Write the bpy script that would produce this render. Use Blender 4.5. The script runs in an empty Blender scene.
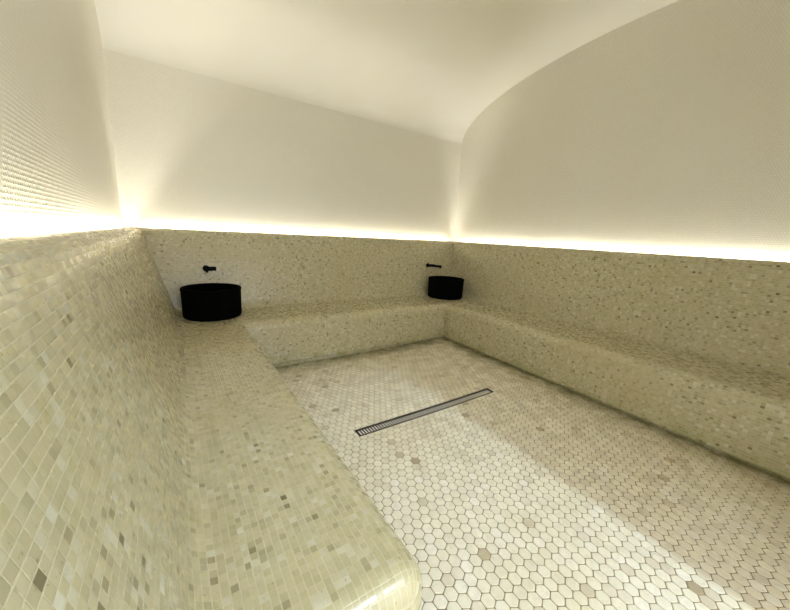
import bpy, bmesh, math, random
from mathutils import Vector, Matrix
S = bpy.context.scene
C = S.collection
PI = math.pi
rng = random.Random(7)

# ------------------------------------------------------------ room dimensions (metres)
XLF, YBF, XRF = -2.207, 2.517, 0.0          # front faces of the bench, left / back / right
ZS, ZT = 0.45, 1.1835                       # seat and ledge heights
W = 0.81                                    # bench front to wall
XL, XR, YB, YF = XLF - W, XRF + W, YBF + W, -1.0
SLOT = 0.045
ZSPR, RISE = 2.52, 0.64                     # vault springing and rise
YC, YH = (YB + YF) / 2, (YB - YF) / 2
Y_END = 0.10                                # near end of the left seat
def vault(y):
    t = min(1, abs((y - YC) / YH))
    return ZSPR + RISE * (max(0, 1 - t ** 2)) ** .5

# ------------------------------------------------------------ helpers
def link(name, me, mat=None, parent=None, smooth=False):
    o = bpy.data.objects.new(name, me); C.objects.link(o)
    if mat: me.materials.append(mat)
    if smooth:
        for p in me.polygons: p.use_smooth = True
    if parent: o.parent = parent
    return o
def from_bm(name, bm, mat=None, parent=None, smooth=False):
    me = bpy.data.meshes.new(name); bm.to_mesh(me); bm.free()
    return link(name, me, mat, parent, smooth)
def struct(o): o['kind'] = 'structure'; return o
def thing(name, label, cat, loc=(0, 0, 0), group=None):
    o = bpy.data.objects.new(name, None); C.objects.link(o); o.location = loc
    o['label'] = label; o['category'] = cat
    if group: o['group'] = group
    return o
def mesh_uv(name, verts, faces, uvs, mat, parent=None, smooth=False):
    me = bpy.data.meshes.new(name); me.from_pydata(verts, [], faces)
    ul = me.uv_layers.new(name='UVMap')
    k = 0
    for f in uvs:
        for uv in f: ul.data[k].uv = uv; k += 1
    me.update()
    return link(name, me, mat, parent, smooth)
def box(bm, x0, x1, y0, y1, z0, z1):
    v = [bm.verts.new(p) for p in ((x0,y0,z0),(x1,y0,z0),(x1,y1,z0),(x0,y1,z0),(x0,y0,z1),(x1,y0,z1),(x1,y1,z1),(x0,y1,z1))]
    for f in ((0,3,2,1),(4,5,6,7),(0,1,5,4),(1,2,6,5),(2,3,7,6),(3,0,4,7)): bm.faces.new([v[i] for i in f])
def lathe(bm, prof, n=48, M=Matrix()):
    rings = []
    for r, z in prof:
        if r < 1e-6: rings.append([bm.verts.new(M @ Vector((0, 0, z)))])
        else: rings.append([bm.verts.new(M @ Vector((r*math.cos(2*PI*i/n), r*math.sin(2*PI*i/n), z))) for i in range(n)])
    for a, b in zip(rings, rings[1:]):
        for i in range(n):
            j = (i + 1) % n
            if len(a) == 1: bm.faces.new([a[0], b[i], b[j]])
            elif len(b) == 1: bm.faces.new([a[i], a[j], b[0]])
            else: bm.faces.new([a[i], a[j], b[j], b[i]])

# ------------------------------------------------------------ node helpers
class NT:
    def __init__(s, name):
        s.m = bpy.data.materials.new(name); s.m.use_nodes = True
        s.t = s.m.node_tree; s.b = s.t.nodes['Principled BSDF']
    def n(s, ty, **kw):
        nd = s.t.nodes.new(ty)
        for k, v in kw.items(): setattr(nd, k, v)
        return nd
    def put(s, nd, i, v):
        if hasattr(v, 'is_linked') or isinstance(v, bpy.types.NodeSocket): s.t.links.new(v, nd.inputs[i])
        else: nd.inputs[i].default_value = v
    def math(s, op, a, b=0.0, c=None):
        nd = s.n('ShaderNodeMath', operation=op); s.put(nd, 0, a); s.put(nd, 1, b)
        if c is not None: s.put(nd, 2, c)
        return nd.outputs[0]
    def comb(s, x, y, z=0.0):
        nd = s.n('ShaderNodeCombineXYZ'); s.put(nd, 0, x); s.put(nd, 1, y); s.put(nd, 2, z); return nd.outputs[0]
    def sep(s, v):
        nd = s.n('ShaderNodeSeparateXYZ'); s.put(nd, 0, v); return nd.outputs
    def white(s, v):
        nd = s.n('ShaderNodeTexWhiteNoise', noise_dimensions='3D'); s.put(nd, 'Vector', v); return nd.outputs
    def noise(s, v, scale, detail=3.0, rough=.55):
        nd = s.n('ShaderNodeTexNoise'); s.put(nd, 'Vector', v); nd.inputs['Scale'].default_value = scale
        nd.inputs['Detail'].default_value = detail; nd.inputs['Roughness'].default_value = rough; return nd.outputs[0]
    def ramp(s, f, stops, interp='LINEAR'):
        nd = s.n('ShaderNodeValToRGB'); cr = nd.color_ramp; cr.interpolation = interp
        while len(cr.elements) < len(stops): cr.elements.new(.5)
        for e, (p, c) in zip(cr.elements, stops): e.position = p; e.color = (*c, 1)
        s.put(nd, 0, f); return nd.outputs[0]
    def mix(s, f, a, b, bt='MIX'):
        nd = s.n('ShaderNodeMix', data_type='RGBA', blend_type=bt)
        s.put(nd, 0, f); s.put(nd, 6, a if not isinstance(a, tuple) else (*a, 1)); s.put(nd, 7, b if not isinstance(b, tuple) else (*b, 1))
        return nd.outputs[2]
    def mapr(s, f, a, b, c=0.0, d=1.0, smooth=False):
        nd = s.n('ShaderNodeMapRange', interpolation_type='SMOOTHSTEP' if smooth else 'LINEAR')
        for i, v in enumerate((f, a, b, c, d)): s.put(nd, i, v)
        return nd.outputs[0]
    def bump(s, h, strength, dist, normal=None):
        nd = s.n('ShaderNodeBump'); nd.inputs['Strength'].default_value = strength; nd.inputs['Distance'].default_value = dist
        s.put(nd, 'Height', h)
        if normal is not None: s.put(nd, 'Normal', normal)
        return nd.outputs[0]
def simple(name, col, rough=.5, metal=0.0, spec=.5):
    t = NT(name); t.b.inputs['Base Color'].default_value = (*col, 1)
    t.b.inputs['Roughness'].default_value = rough; t.b.inputs['Metallic'].default_value = metal
    t.b.inputs['Specular IOR Level'].default_value = spec
    return t.m

def mosaic_material():
    """small irregular pearly square tiles with light grout, on a UV map in metres"""
    t = NT('pearl_mosaic'); uv = t.n('ShaderNodeUVMap').outputs[0]
    geo = t.n('ShaderNodeNewGeometry')
    P = 0.0185
    u, v, _ = t.sep(uv)
    wob = t.noise(uv, 9, 2)
    u = t.math('ADD', u, t.math('MULTIPLY', t.math('SUBTRACT', wob, .5), .006))
    v2 = t.math('ADD', v, t.math('MULTIPLY', t.math('SUBTRACT', t.noise(uv, 7, 2), .5), .004))
    su = t.math('DIVIDE', u, P); sv = t.math('DIVIDE', v2, P)
    cu = t.math('FLOOR', su); cv = t.math('FLOOR', sv)
    w = t.white(t.comb(cu, cv, 3.0)); w2 = t.white(t.comb(cu, cv, 17.0))
    fu = t.math('ABSOLUTE', t.math('SUBTRACT', t.math('FRACT', su), .5))
    fv = t.math('ABSOLUTE', t.math('SUBTRACT', t.math('FRACT', sv), .5))
    tile = t.math('MULTIPLY', t.mapr(fu, .44, .485, 1.0, .45), t.mapr(fv, .41, .46, 1.0, 0.0))
    col = t.ramp(w[0], [(0, (.17, .14, .07)), (.015, (.26, .225, .125)), (.05, (.36, .325, .195)), (.17, (.455, .405, .245)),
                        (.5, (.48, .43, .265)), (.85, (.505, .455, .285)), (.975, (.58, .56, .43))])
    P3 = geo.outputs['Position']
    big = t.noise(P3, 1.7, 5, .6)
    mot = t.noise(P3, 24, 4, .65)
    speck = t.noise(P3, 70, 3, .6)
    col = t.mix(t.math('MULTIPLY', t.mapr(big, .46, .68), .5), col, (.47, .39, .20))
    col = t.mix(t.math('MULTIPLY', t.mapr(mot, .54, .74), .5), col, (.33, .31, .12))
    col = t.mix(t.math('MULTIPLY', t.mapr(speck, .64, .72), .55), col, (.20, .15, .06))
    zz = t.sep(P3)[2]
    algae_shade = t.math('MULTIPLY', t.mapr(zz, .02, .17, 1.0, 0.0), t.mapr(t.noise(P3, 8, 4, .65), .42, .62))  # algae bits plus shade painted into the tiles, darker towards the floor
    col = t.mix(t.math('MULTIPLY', algae_shade, .7), col, (.27, .27, .08))
    col = t.mix(tile, (.56, .51, .34), col)
    t.put(t.b, 'Base Color', col)
    t.put(t.b, 'Roughness', t.mapr(w2[0], 0, 1, .16, .42))
    # every tile is set at a slightly different tilt
    vs = t.n('ShaderNodeVectorMath', operation='SUBTRACT'); t.put(vs, 0, w2[1]); vs.inputs[1].default_value = (.5, .5, .5)
    vm = t.n('ShaderNodeVectorMath', operation='SCALE'); t.put(vm, 0, vs.outputs[0]); vm.inputs['Scale'].default_value = .03
    va = t.n('ShaderNodeVectorMath', operation='ADD'); t.put(va, 0, geo.outputs['Normal']); t.put(va, 1, vm.outputs[0])
    vn = t.n('ShaderNodeVectorMath', operation='NORMALIZE'); t.put(vn, 0, va.outputs[0])
    t.put(t.b, 'Normal', t.bump(tile, .35, .0015, vn.outputs[0]))
    return t.m

def penny_material():
    """tiny staggered pale mosaic of the upper walls"""
    t = NT('pale_bead_mosaic'); uv = t.n('ShaderNodeUVMap').outputs[0]
    P = 0.017
    u, v, _ = t.sep(uv)
    sv = t.math('DIVIDE', v, P * .866); row = t.math('FLOOR', sv)
    su = t.math('ADD', t.math('DIVIDE', u, P), t.math('MULTIPLY', t.math('MODULO', row, 2.0), .5))
    du = t.math('SUBTRACT', t.math('FRACT', su), .5)
    dv = t.math('MULTIPLY', t.math('SUBTRACT', t.math('FRACT', sv), .5), .9)
    r = t.math('SQRT', t.math('ADD', t.math('MULTIPLY', du, du), t.math('MULTIPLY', dv, dv)))
    h = t.mapr(r, .22, .50, 1.0, 0.0, True)
    w = t.white(t.comb(t.math('FLOOR', su), row, 5.0))
    geo = t.n('ShaderNodeNewGeometry')
    col = t.mix(w[0], (.78, .75, .645), (.83, .80, .70))
    col = t.mix(t.math('MULTIPLY', t.mapr(t.noise(geo.outputs['Position'], 1.1, 3), .42, .68), .30), col, (.72, .64, .50))
    col = t.mix(h, (.71, .68, .575), col)
    t.put(t.b, 'Base Color', col)
    t.b.inputs['Roughness'].default_value = .38
    t.put(t.b, 'Normal', t.bump(h, .32, .0022))
    return t.m

def hex_material():
    t = NT('hexagon_marble'); at = t.n('ShaderNodeAttribute', attribute_name='tile_value').outputs['Fac']
    geo = t.n('ShaderNodeNewGeometry'); P = geo.outputs['Position']
    col = t.ramp(at, [(0, (.40, .32, .20)), (.004, (.55, .47, .34)), (.02, (.68, .60, .46)), (.10, (.76, .70, .56)),
                      (.45, (.79, .735, .575)), (.8, (.82, .765, .61)), (1, (.85, .80, .68))])
    vein = t.noise(P, 38, 4, .65)
    col = t.mix(t.math('MULTIPLY', t.mapr(vein, .48, .75), .4), col, (.58, .48, .36))
    big = t.noise(P, 1.5, 4, .6)
    col = t.mix(t.math('MULTIPLY', t.mapr(big, .48, .7), .35), col, (.66, .55, .33))
    # algae staining with the bench's shade painted in, along its foot
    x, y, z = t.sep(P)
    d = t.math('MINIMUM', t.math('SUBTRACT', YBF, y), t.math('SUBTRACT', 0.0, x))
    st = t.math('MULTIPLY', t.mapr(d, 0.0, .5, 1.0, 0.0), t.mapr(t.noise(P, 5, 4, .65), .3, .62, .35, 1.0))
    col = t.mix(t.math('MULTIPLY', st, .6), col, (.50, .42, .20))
    stain_shade = t.math('MULTIPLY', t.mapr(d, -.04, .17, 1.0, 0.0), t.mapr(t.noise(P, 7, 4, .65), .34, .6, .25, 1.0))
    col = t.mix(t.math('MULTIPLY', stain_shade, .95), col, (.20, .17, .05))
    t.put(t.b, 'Base Color', col)
    t.put(t.b, 'Roughness', t.mapr(t.noise(P, 9, 3), .35, .65, .16, .38))
    t.put(t.b, 'Normal', t.bump(vein, .12, .002))
    return t.m

def plaster(name, col):
    t = NT(name); P = t.n('ShaderNodeNewGeometry').outputs['Position']
    c = t.mix(t.mapr(t.noise(P, .9, 3), .35, .65), col, tuple(k * f for k, f in zip(col, (.97, .965, .92))))
    t.put(t.b, 'Base Color', c); t.b.inputs['Roughness'].default_value = .55
    t.put(t.b, 'Normal', t.bump(t.noise(P, 60, 4), .06, .002))
    return t.m

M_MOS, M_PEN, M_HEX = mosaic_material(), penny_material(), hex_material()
M_CEIL = plaster('ceiling_plaster', (.80, .77, .69))
M_GROUT = simple('floor_grout', (.27, .205, .10), .7)
M_BLACK = simple('black_basin', (.002, .002, .002), .8, 0, .02)
M_TAP = simple('black_tap', (.003, .003, .003), .6, .0, .06)
M_DRAIN = simple('dark_drain_frame', (.014, .010, .004), .5, .0)
M_STEEL = simple('drain_steel', (.85, .82, .76), .35, .3)
M_PIT = simple('drain_channel', (.015, .013, .01), .6)
def emis(name, col, k):
    t = NT(name); t.b.inputs['Base Color'].default_value = (*col, 1)
    t.b.inputs['Emission Color'].default_value = (*col, 1); t.b.inputs['Emission Strength'].default_value = k
    return t.m
M_LED = emis('led_diffuser', (1.0, .97, .905), 58.0)

# ------------------------------------------------------------ floor (hexagon tiles, slight fall towards the drain)
DX0, DX1, DY0, DY1 = -1.80, -.56, 1.25, 1.325
XCR = -1.085
def fz(x, y): return .016 * max(0, x - XCR)
def clip(poly, ax, v, keep_less):
    out = []
    for i in range(len(poly)):
        a, b = poly[i], poly[(i + 1) % len(poly)]
        ia = (a[ax] <= v) == keep_less; ib = (b[ax] <= v) == keep_less
        if ia: out.append(a)
        if ia != ib:
            t = (v - a[ax]) / (b[ax] - a[ax]); out.append((a[0] + t*(b[0]-a[0]), a[1] + t*(b[1]-a[1])))
    return out
def minus_drain(poly):
    xs = [p[0] for p in poly]; ys = [p[1] for p in poly]
    if max(xs) < DX0 or min(xs) > DX1 or max(ys) < DY0 or min(ys) > DY1: return [poly]
    mid = clip(clip(poly, 1, DY0, False), 1, DY1, True)
    r = [clip(poly, 1, DY0, True), clip(poly, 1, DY1, False)]
    if mid: r += [clip(mid, 0, DX0, True), clip(mid, 0, DX1, False)]
    return [q for q in r if len(q) >= 3]
def build_floor():
    bm = bmesh.new(); lay = bm.verts.layers.float.new('tile_value')
    def vert(x, y, z, val=0.0):
        v = bm.verts.new((x, y, z + fz(x, y))); v[lay] = val; return v
    # grout bed
    FX0, FX1, FY0, FY1 = XL, XR, YF - .1, YB
    xs = [FX0, DX0, XCR, DX1, FX1]; ys = [FY0, DY0, DY1, FY1]
    for i in range(4):
        for j in range(3):
            if j == 1 and i in (1, 2): continue
            q = [(xs[i], ys[j]), (xs[i+1], ys[j]), (xs[i+1], ys[j+1]), (xs[i], ys[j+1])]
            f = bm.faces.new([vert(x, y, -.0022) for x, y in q]); f.material_index = 1
    p = 0.0485; ang = math.radians(HEX_ANG); R = p / math.sqrt(3)
    ca, sa = math.cos(ang), math.sin(ang)
    for i in range(-90, 90):
        for j in range(-90, 90):
            lx = (i + j * .5) * p; ly = j * p * .8660254
            cx = -1.1 + lx*ca - ly*sa; cy = .9 + lx*sa + ly*ca
            if not (XLF - .05 < cx < .05 and YF - .1 < cy < YBF + .05): continue
            val = rng.random(); tx, ty = rng.uniform(-.01, .01), rng.uniform(-.01, .01)
            k = rng.uniform(.895, .92)
            hexa = [(cx + R*k*.98*math.cos(ang + PI/6 + a*PI/3 + e), cy + R*k*.98*math.sin(ang + PI/6 + a*PI/3 + e)) for a in range(6) for e in (-.10, .10)]
            for poly in minus_drain(hexa):
                mx = sum(q[0] for q in poly)/len(poly); my = sum(q[1] for q in poly)/len(poly)
                top, mid, low = [], [], []
                for x, y in poly:
                    tz = tx*(x-cx) + ty*(y-cy)
                    top.append(vert(mx + (x-mx)*.90, my + (y-my)*.90, tz, val))
                    mid.append(vert(mx + (x-mx)*.975, my + (y-my)*.975, tz - .0007, val))
                    low.append(vert(x, y, -.0022, val))
                bm.faces.new(top)
                for a in range(len(poly)):
                    b = (a + 1) % len(poly)
                    bm.faces.new([mid[a], mid[b], top[b], top[a]]); bm.faces.new([low[a], low[b], mid[b], mid[a]])
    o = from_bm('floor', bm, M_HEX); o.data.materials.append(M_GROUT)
    return struct(o)
HEX_ANG = 0.0
build_floor()

# ------------------------------------------------------------ upper walls and barrel vault
def plane_wall(name, pts, uvf, mat=M_PEN):
    n = len(pts)
    return struct(mesh_uv(name, pts, [tuple(range(n))], [[uvf(p) for p in pts]], mat))
plane_wall('wall_back', [(XL, YB, 0), (XR, YB, 0), (XR, YB, ZSPR), (XL, YB, ZSPR)], lambda p: (p[0]+10, p[2]))
NA = 64
arch = [YC + YH * math.cos(PI * i / NA) for i in range(NA + 1)]   # from back to front
for nm, x in (('wall_left', XL), ('wall_right', XR)):
    vs, fs, us = [], [], []
    for y in arch: vs += [(x, y, 0), (x, y, vault(y))]
    for i in range(NA):
        q = (2*i, 2*i+2, 2*i+3, 2*i+1) if x == XL else (2*i, 2*i+1, 2*i+3, 2*i+2)
        fs.append(q); us.append([(vs[k][1]+10, vs[k][2]) for k in q])
    struct(mesh_uv(nm, vs, fs, us, M_PEN))
bm = bmesh.new()
cols = [XL + (XR - XL) * i / 6 for i in range(7)]
rows = [[bm.verts.new((x, y, vault(y))) for x in cols] for y in arch]
for a, b in zip(rows, rows[1:]):
    for i in range(6): bm.faces.new([a[i], a[i+1], b[i+1], b[i]])
struct(from_bm('ceiling', bm, M_CEIL, smooth=True))
# front wall with the wide entrance opening
OX0, OX1, OZ = -2.95, -1.085, 2.12
def fw():
    bm = bmesh.new(); T = .1
    box(bm, XL, OX0, YF - T, YF, 0, ZSPR); box(bm, OX1, XR, YF - T, YF, 0, ZSPR); box(bm, OX0, OX1, YF - T, YF, OZ, ZSPR)
    struct(from_bm('wall_front', bm, M_CEIL))
fw()

# ------------------------------------------------------------ the continuous tiled bench
def fillet(pts, rad, n=8):
    out = [pts[0]]
    for i in range(1, len(pts) - 1):
        r = rad[i]
        p, a, b = Vector(pts[i]), Vector(pts[i-1]), Vector(pts[i+1])
        if r <= 0: out.append(tuple(p)); continue
        d1, d2 = (a - p).normalized(), (b - p).normalized()
        th = d1.angle(d2); L = r / math.tan(th / 2); c = p + (d1 + d2).normalized() * (r / math.sin(th / 2))
        s, e = p + d1*L, p + d2*L
        a0 = math.atan2(s.y - c.y, s.x - c.x); a1 = math.atan2(e.y - c.y, e.x - c.x)
        da = (a1 - a0 + PI) % (2*PI) - PI
        out += [(c.x + r*math.cos(a0 + da*k/n), c.y + r*math.sin(a0 + da*k/n)) for k in range(n + 1)]
    out.append(pts[-1]); return out
SB = {'left': .485, 'back': .625, 'right': .625}      # seat depth
TB = {'left': .69, 'back': .725, 'right': .735}      # top front edge of the backrest
def seat_prof(side, off=0.0):
    b = SB[side] - .10
    return fillet([(.04+off*.6, 0), (.04+off*.6, .03), (0+off, .05), (0+off, ZS-off), (b, ZS-off)], [0, 0, 0, max(.075-off, .006), 0], 9)
def back_prof(side):
    b, t = SB[side], TB[side]
    return fillet([(b - .10, ZS), (b, ZS), (t, ZT), (W - SLOT, ZT), (W - SLOT, ZT - .065), (W - .001, ZT - .065)], [0, .075, .05, .008, 0, 0], 9)
def pos(side, d, along, z):
    if side == 'left': return (XLF - d, along, z)
    if side == 'right': return (XRF + d, along, z)
    return (along, YBF + d, z)
def arclen(pr):
    s = [0]
    for a, b in zip(pr, pr[1:]): s.append(s[-1] + math.dist(a, b))
    return s
def sweep(name, side, stations, parent, solid_end=False):
    """stations: list of (profile, [along per point]); straight run of a profile"""
    vs, fs, us = [], [], []
    n = len(stations[0][0]); al = arclen(stations[-1][0])
    for pr, al_y in stations:
        for (d, z), a in zip(pr, al_y): vs.append(pos(side, d, a, z))
    flip = side == 'left'
    for s in range(len(stations) - 1):
        for i in range(n - 1):
            q = [s*n+i, s*n+i+1, (s+1)*n+i+1, (s+1)*n+i]
            uv = [(stations[k//n][1][k % n] + 10, al[k % n]) for k in q]
            if not flip: q.reverse(); uv.reverse()
            fs.append(q); us.append(uv)
    return vs, fs, us, n
def cap(vs, fs, us, idx, pr, extra, side, along, flip):
    k = len(vs)
    ids = list(idx)
    for d, z in extra: vs.append(pos(side, d, along, z)); ids.append(len(vs) - 1)
    q = ids; uv = [(p[0] + 3.0, p[1]) for p in list(pr) + extra]
    if flip: q = q[::-1]; uv = uv[::-1]
    fs.append(q); us.append(uv)

bench = thing('tiled_bench', 'continuous U-shaped steam room bench clad in small pearly beige mosaic tiles, lining three walls', 'bench', (XLF + 1.1, YBF, 0))
boff = Vector(bench.location)
def fin(name, vs, fs, us, label=None):
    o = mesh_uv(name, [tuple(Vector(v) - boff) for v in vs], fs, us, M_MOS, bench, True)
    bm = bmesh.new(); bm.from_mesh(o.data)
    bmesh.ops.recalc_face_normals(bm, faces=bm.faces); bm.to_mesh(o.data); bm.free()
    # sharp edges where faces meet at a clear angle
    o.data.set_sharp_from_angle(angle=math.radians(38))
    return o
# left seat, with its rounded near end
pm, pb = seat_prof('left'), seat_prof('back')
st = []
NR, RE = 7, .07
for k in range(NR + 1):
    th = PI/2 * k / NR
    off = RE * (1 - math.sin(th)); y = Y_END + RE * (1 - math.cos(th))
    pr = seat_prof('left', off); st.append((pr, [y] * len(pr)))
st.append((pm, [YBF + d for d, z in pb]))
vs, fs, us, n = sweep('seat', 'left', st, bench)
cap(vs, fs, us, range(n), st[0][0], [(SB['left'] - .10, 0)], 'left', Y_END, False)
fin('seat', vs, fs, us)
# back seat, right seat
pl, pr_ = seat_prof('left'), seat_prof('right')
vs, fs, us, n = sweep('seat', 'back', [(pb, [XLF - d for d, z in pl]), (pb, [XRF + d for d, z in pr_])], bench); fin('seat', vs, fs, us)
vs, fs, us, n = sweep('seat', 'right', [(pr_, [YF + .004] * len(pr_)), (pr_, [YBF + d for d, z in pb])], bench); fin('seat', vs, fs, us)
# backrests: the one on the left starts at the floor beyond the seat
L, B, R_ = back_prof('left'), back_prof('back'), back_prof('right')
vs, fs, us, n = sweep('backrest', 'left', [(L, [Y_END + .02] * len(L)), (L, [YBF + d for d, z in B])], bench)
Lf = [(SB['left'] - .012, 0), (SB['left'] - .012, .2)] + [q for q in L if q[1] > ZS + .02]
fin('backrest', vs, fs, us)
vs, fs, us, n = sweep('backrest', 'left', [(Lf, [YF + .004] * len(Lf)), (Lf, [Y_END + .02] * len(Lf))], bench)
fin('end_panel', vs, fs, us)
vs, fs, us, n = sweep('backrest', 'back', [(B, [XLF - d for d, z in L]), (B, [XRF + d for d, z in R_])], bench); fin('backrest', vs, fs, us)
vs, fs, us, n = sweep('backrest', 'right', [(R_, [YF + .004] * len(R_)), (R_, [YBF + d for d, z in B])], bench); fin('backrest', vs, fs, us)

# ------------------------------------------------------------ cove light strips in the slot behind the ledge
def led(label, x0, x1, y0, y1):
    t = thing('light_strip', label, 'light strip', ((x0+x1)/2, (y0+y1)/2, ZT - .06), 'cove light strips behind the bench ledge')
    z0 = 0.0; hx, hy = (x1-x0)/2, (y1-y0)/2
    bm = bmesh.new(); box(bm, -hx, hx, -hy, hy, z0, z0 + .012); from_bm('channel', bm, M_STEEL, t)
    ix, iy = (hx - .004 if hx < .1 else hx), (hy - .004 if hy < .1 else hy)
    bm = bmesh.new(); box(bm, -ix, ix, -iy, iy, .012, .020); from_bm('diffuser', bm, M_LED, t)
w0 = .010; w1 = .032
led('thin white cove light strip glowing behind the left bench ledge', XL + w0, XL + w1, YF + .02, YB - .13)
led('thin white cove light strip glowing behind the back bench ledge, above both basins', XL + .13, XR - .13, YB - w1, YB - w0)
led('thin white cove light strip glowing behind the long right bench ledge', XR - w1, XR - w0, YF + .02, YB - .13)

# ------------------------------------------------------------ black round basins on the bench
def basin(label, x, y):
    t = thing('wash_basin', label, 'basin', (x, y, ZS + .001), 'black round basins on the corner seats')
    bm = bmesh.new()
    lathe(bm, [(0, 0), (.212, 0), (.224, .006), (.229, .02), (.232, .235), (.205, .235), (.198, .04), (.18, .025), (0, .02)], 72)
    from_bm('bowl', bm, M_BLACK, t, True).data.set_sharp_from_angle(angle=math.radians(40))
    bm = bmesh.new()
    lathe(bm, [(.203, .236), (.203, .252), (.206, .256), (.231, .256), (.235, .252), (.235, .236), (.203, .236)], 72)
    from_bm('rim', bm, M_BLACK, t, True).data.set_sharp_from_angle(angle=math.radians(40))
basin('black round wash basin on the left bench seat, beneath the shorter tap', -2.42, 2.885)
basin('black round wash basin in the far right bench corner, the more distant one', .32, 2.89)

# ------------------------------------------------------------ wall taps
def backface(z):       # y of the back backrest face at height z
    f = (z - ZS) / (ZT - ZS); return YBF + SB['back'] + f * (TB['back'] - SB['back'])
def tap(label, x, z, turn, spout):
    t = thing('wall_tap', label, 'tap', (x, backface(z), z), 'black wall taps over the basins')
    A = Matrix.Rotation(PI/2, 4, 'X')     # +z -> -y
    T = Matrix.Rotation(math.radians(turn), 4, 'Z')
    bm = bmesh.new(); lathe(bm, [(0, -.012), (.028, -.012), (.028, .008), (.024, .012), (0, .012)], 32, A); from_bm('flange', bm, M_TAP, t, True).data.set_sharp_from_angle(angle=.6)
    bm = bmesh.new(); lathe(bm, [(0, .005), (.0165, .005), (.0165, spout), (.013, spout + .004), (0, spout + .004)], 24, T @ A)
    from_bm('spout', bm, M_TAP, t, True).data.set_sharp_from_angle(angle=.6)
    bm = bmesh.new(); lathe(bm, [(0, -.022), (.009, -.022), (.009, 0), (0, 0)], 20, T @ Matrix.Translation((0, -spout + .014, -.008)))
    from_bm('nozzle', bm, M_TAP, t, True)
    bm = bmesh.new()
    lathe(bm, [(0, 0), (.017, 0), (.019, .004), (.019, .07), (.016, .074), (0, .074)], 24, Matrix.Translation((.005, -.035, 0)) @ Matrix.Rotation(PI/2, 4, 'Y'))
    from_bm('handle', bm, M_TAP, t, True).data.set_sharp_from_angle(angle=.6)
tap('small black wall tap above the left basin', -2.43, .835, 0, .09)
tap('small black wall tap above the far right basin', .235, .845, 28, .20)

# ------------------------------------------------------------ linear floor drain
dr = thing('linear_drain', 'long narrow slotted floor drain with dark frame set in hexagon tile floor', 'drain', ((DX0+DX1)/2, (DY0+DY1)/2, 0))
hx, hy = (DX1-DX0)/2, (DY1-DY0)/2
TZ = .010
def slope(bm):
    for v in bm.verts: v.co.z += fz(v.co.x + (DX0+DX1)/2, 0)
    return bm
def seg(bm, x0, x1, y0, y1, z0, z1):
    n = max(1, int((x1-x0)/.1))
    for i in range(n): box(bm, x0+(x1-x0)*i/n, x0+(x1-x0)*(i+1)/n, y0, y1, z0, z1)
bm = bmesh.new(); fwid = .009
seg(bm, -hx, hx, -hy, -hy+fwid, -.05, .001); seg(bm, -hx, hx, hy-fwid-.012, hy, -.05, .001)
seg(bm, -hx, -hx+fwid, -hy+fwid, hy-fwid, -.05, .001); seg(bm, hx-fwid, hx, -hy+fwid, hy-fwid, -.05, .001)
from_bm('frame', slope(bm), M_DRAIN, dr)
bm = bmesh.new(); seg(bm, -hx, hx, -hy, hy, -.056, -.05); from_bm('channel', slope(bm), M_PIT, dr)
bm = bmesh.new(); x = -hx + .016
while x < hx - .016:
    box(bm, x, x + .0085, -hy + fwid, hy - fwid - .012, -.0035, .0012); x += .0195
from_bm('grate', slope(bm), M_STEEL, dr)

# ------------------------------------------------------------ light
w = bpy.data.worlds.new('world'); S.world = w; w.use_nodes = True
w.node_tree.nodes['Background'].inputs[0].default_value = (1.0, .95, .84, 1)
w.node_tree.nodes['Background'].inputs[1].default_value = .5
def area(name, loc, target, sx, sy, power, col):
    l = bpy.data.lights.new(name, 'AREA'); l.shape = 'RECTANGLE'; l.size = sx; l.size_y = sy; l.energy = power; l.color = col
    o = bpy.data.objects.new(name, l); C.objects.link(o); o.location = loc
    o.rotation_euler = (Vector(target) - Vector(loc)).to_track_quat('-Z', 'Y').to_euler()
    return o
area('lobby_light', (XCR - .04, -2.5, 3.0), (-1.6, 0.2, 0), .07, .4, 58, (.62, .81, 1.0))

area('lobby_fill', (-1.9, -1.75, 1.35), (-1.3, 2.5, 1.5), 2.2, 2.3, 34, (.90, .95, 1.0))  # added unseen fill panel beyond the opening, brightens and flattens the room

# ------------------------------------------------------------ camera
yaw, pitch, roll, F = 0.5943, -0.2075, 0.0508, 330.743
fw_ = Vector((math.sin(yaw)*math.cos(pitch), math.cos(yaw)*math.cos(pitch), math.sin(pitch)))
r_ = Vector((math.cos(yaw), -math.sin(yaw), 0)); u_ = r_.cross(fw_)
r2 = math.cos(roll)*r_ + math.sin(roll)*u_; u2 = -math.sin(roll)*r_ + math.cos(roll)*u_
cam = bpy.data.objects.new('camera', bpy.data.cameras.new('camera')); C.objects.link(cam)
M = Matrix((r2, u2, -fw_)).transposed().to_4x4(); M.translation = (-2.6791, -.3658, 1.227)
cam.matrix_world = M
cam.data.sensor_fit = 'HORIZONTAL'; cam.data.sensor_width = 36; cam.data.lens = F / 790 * 36; cam.data.clip_start = .02
S.camera = cam
S.view_settings.view_transform = 'Standard'; S.view_settings.look = 'None'
S.view_settings.gamma = 1; S.view_settings.use_curve_mapping = False
S.view_settings.exposure = 0.68
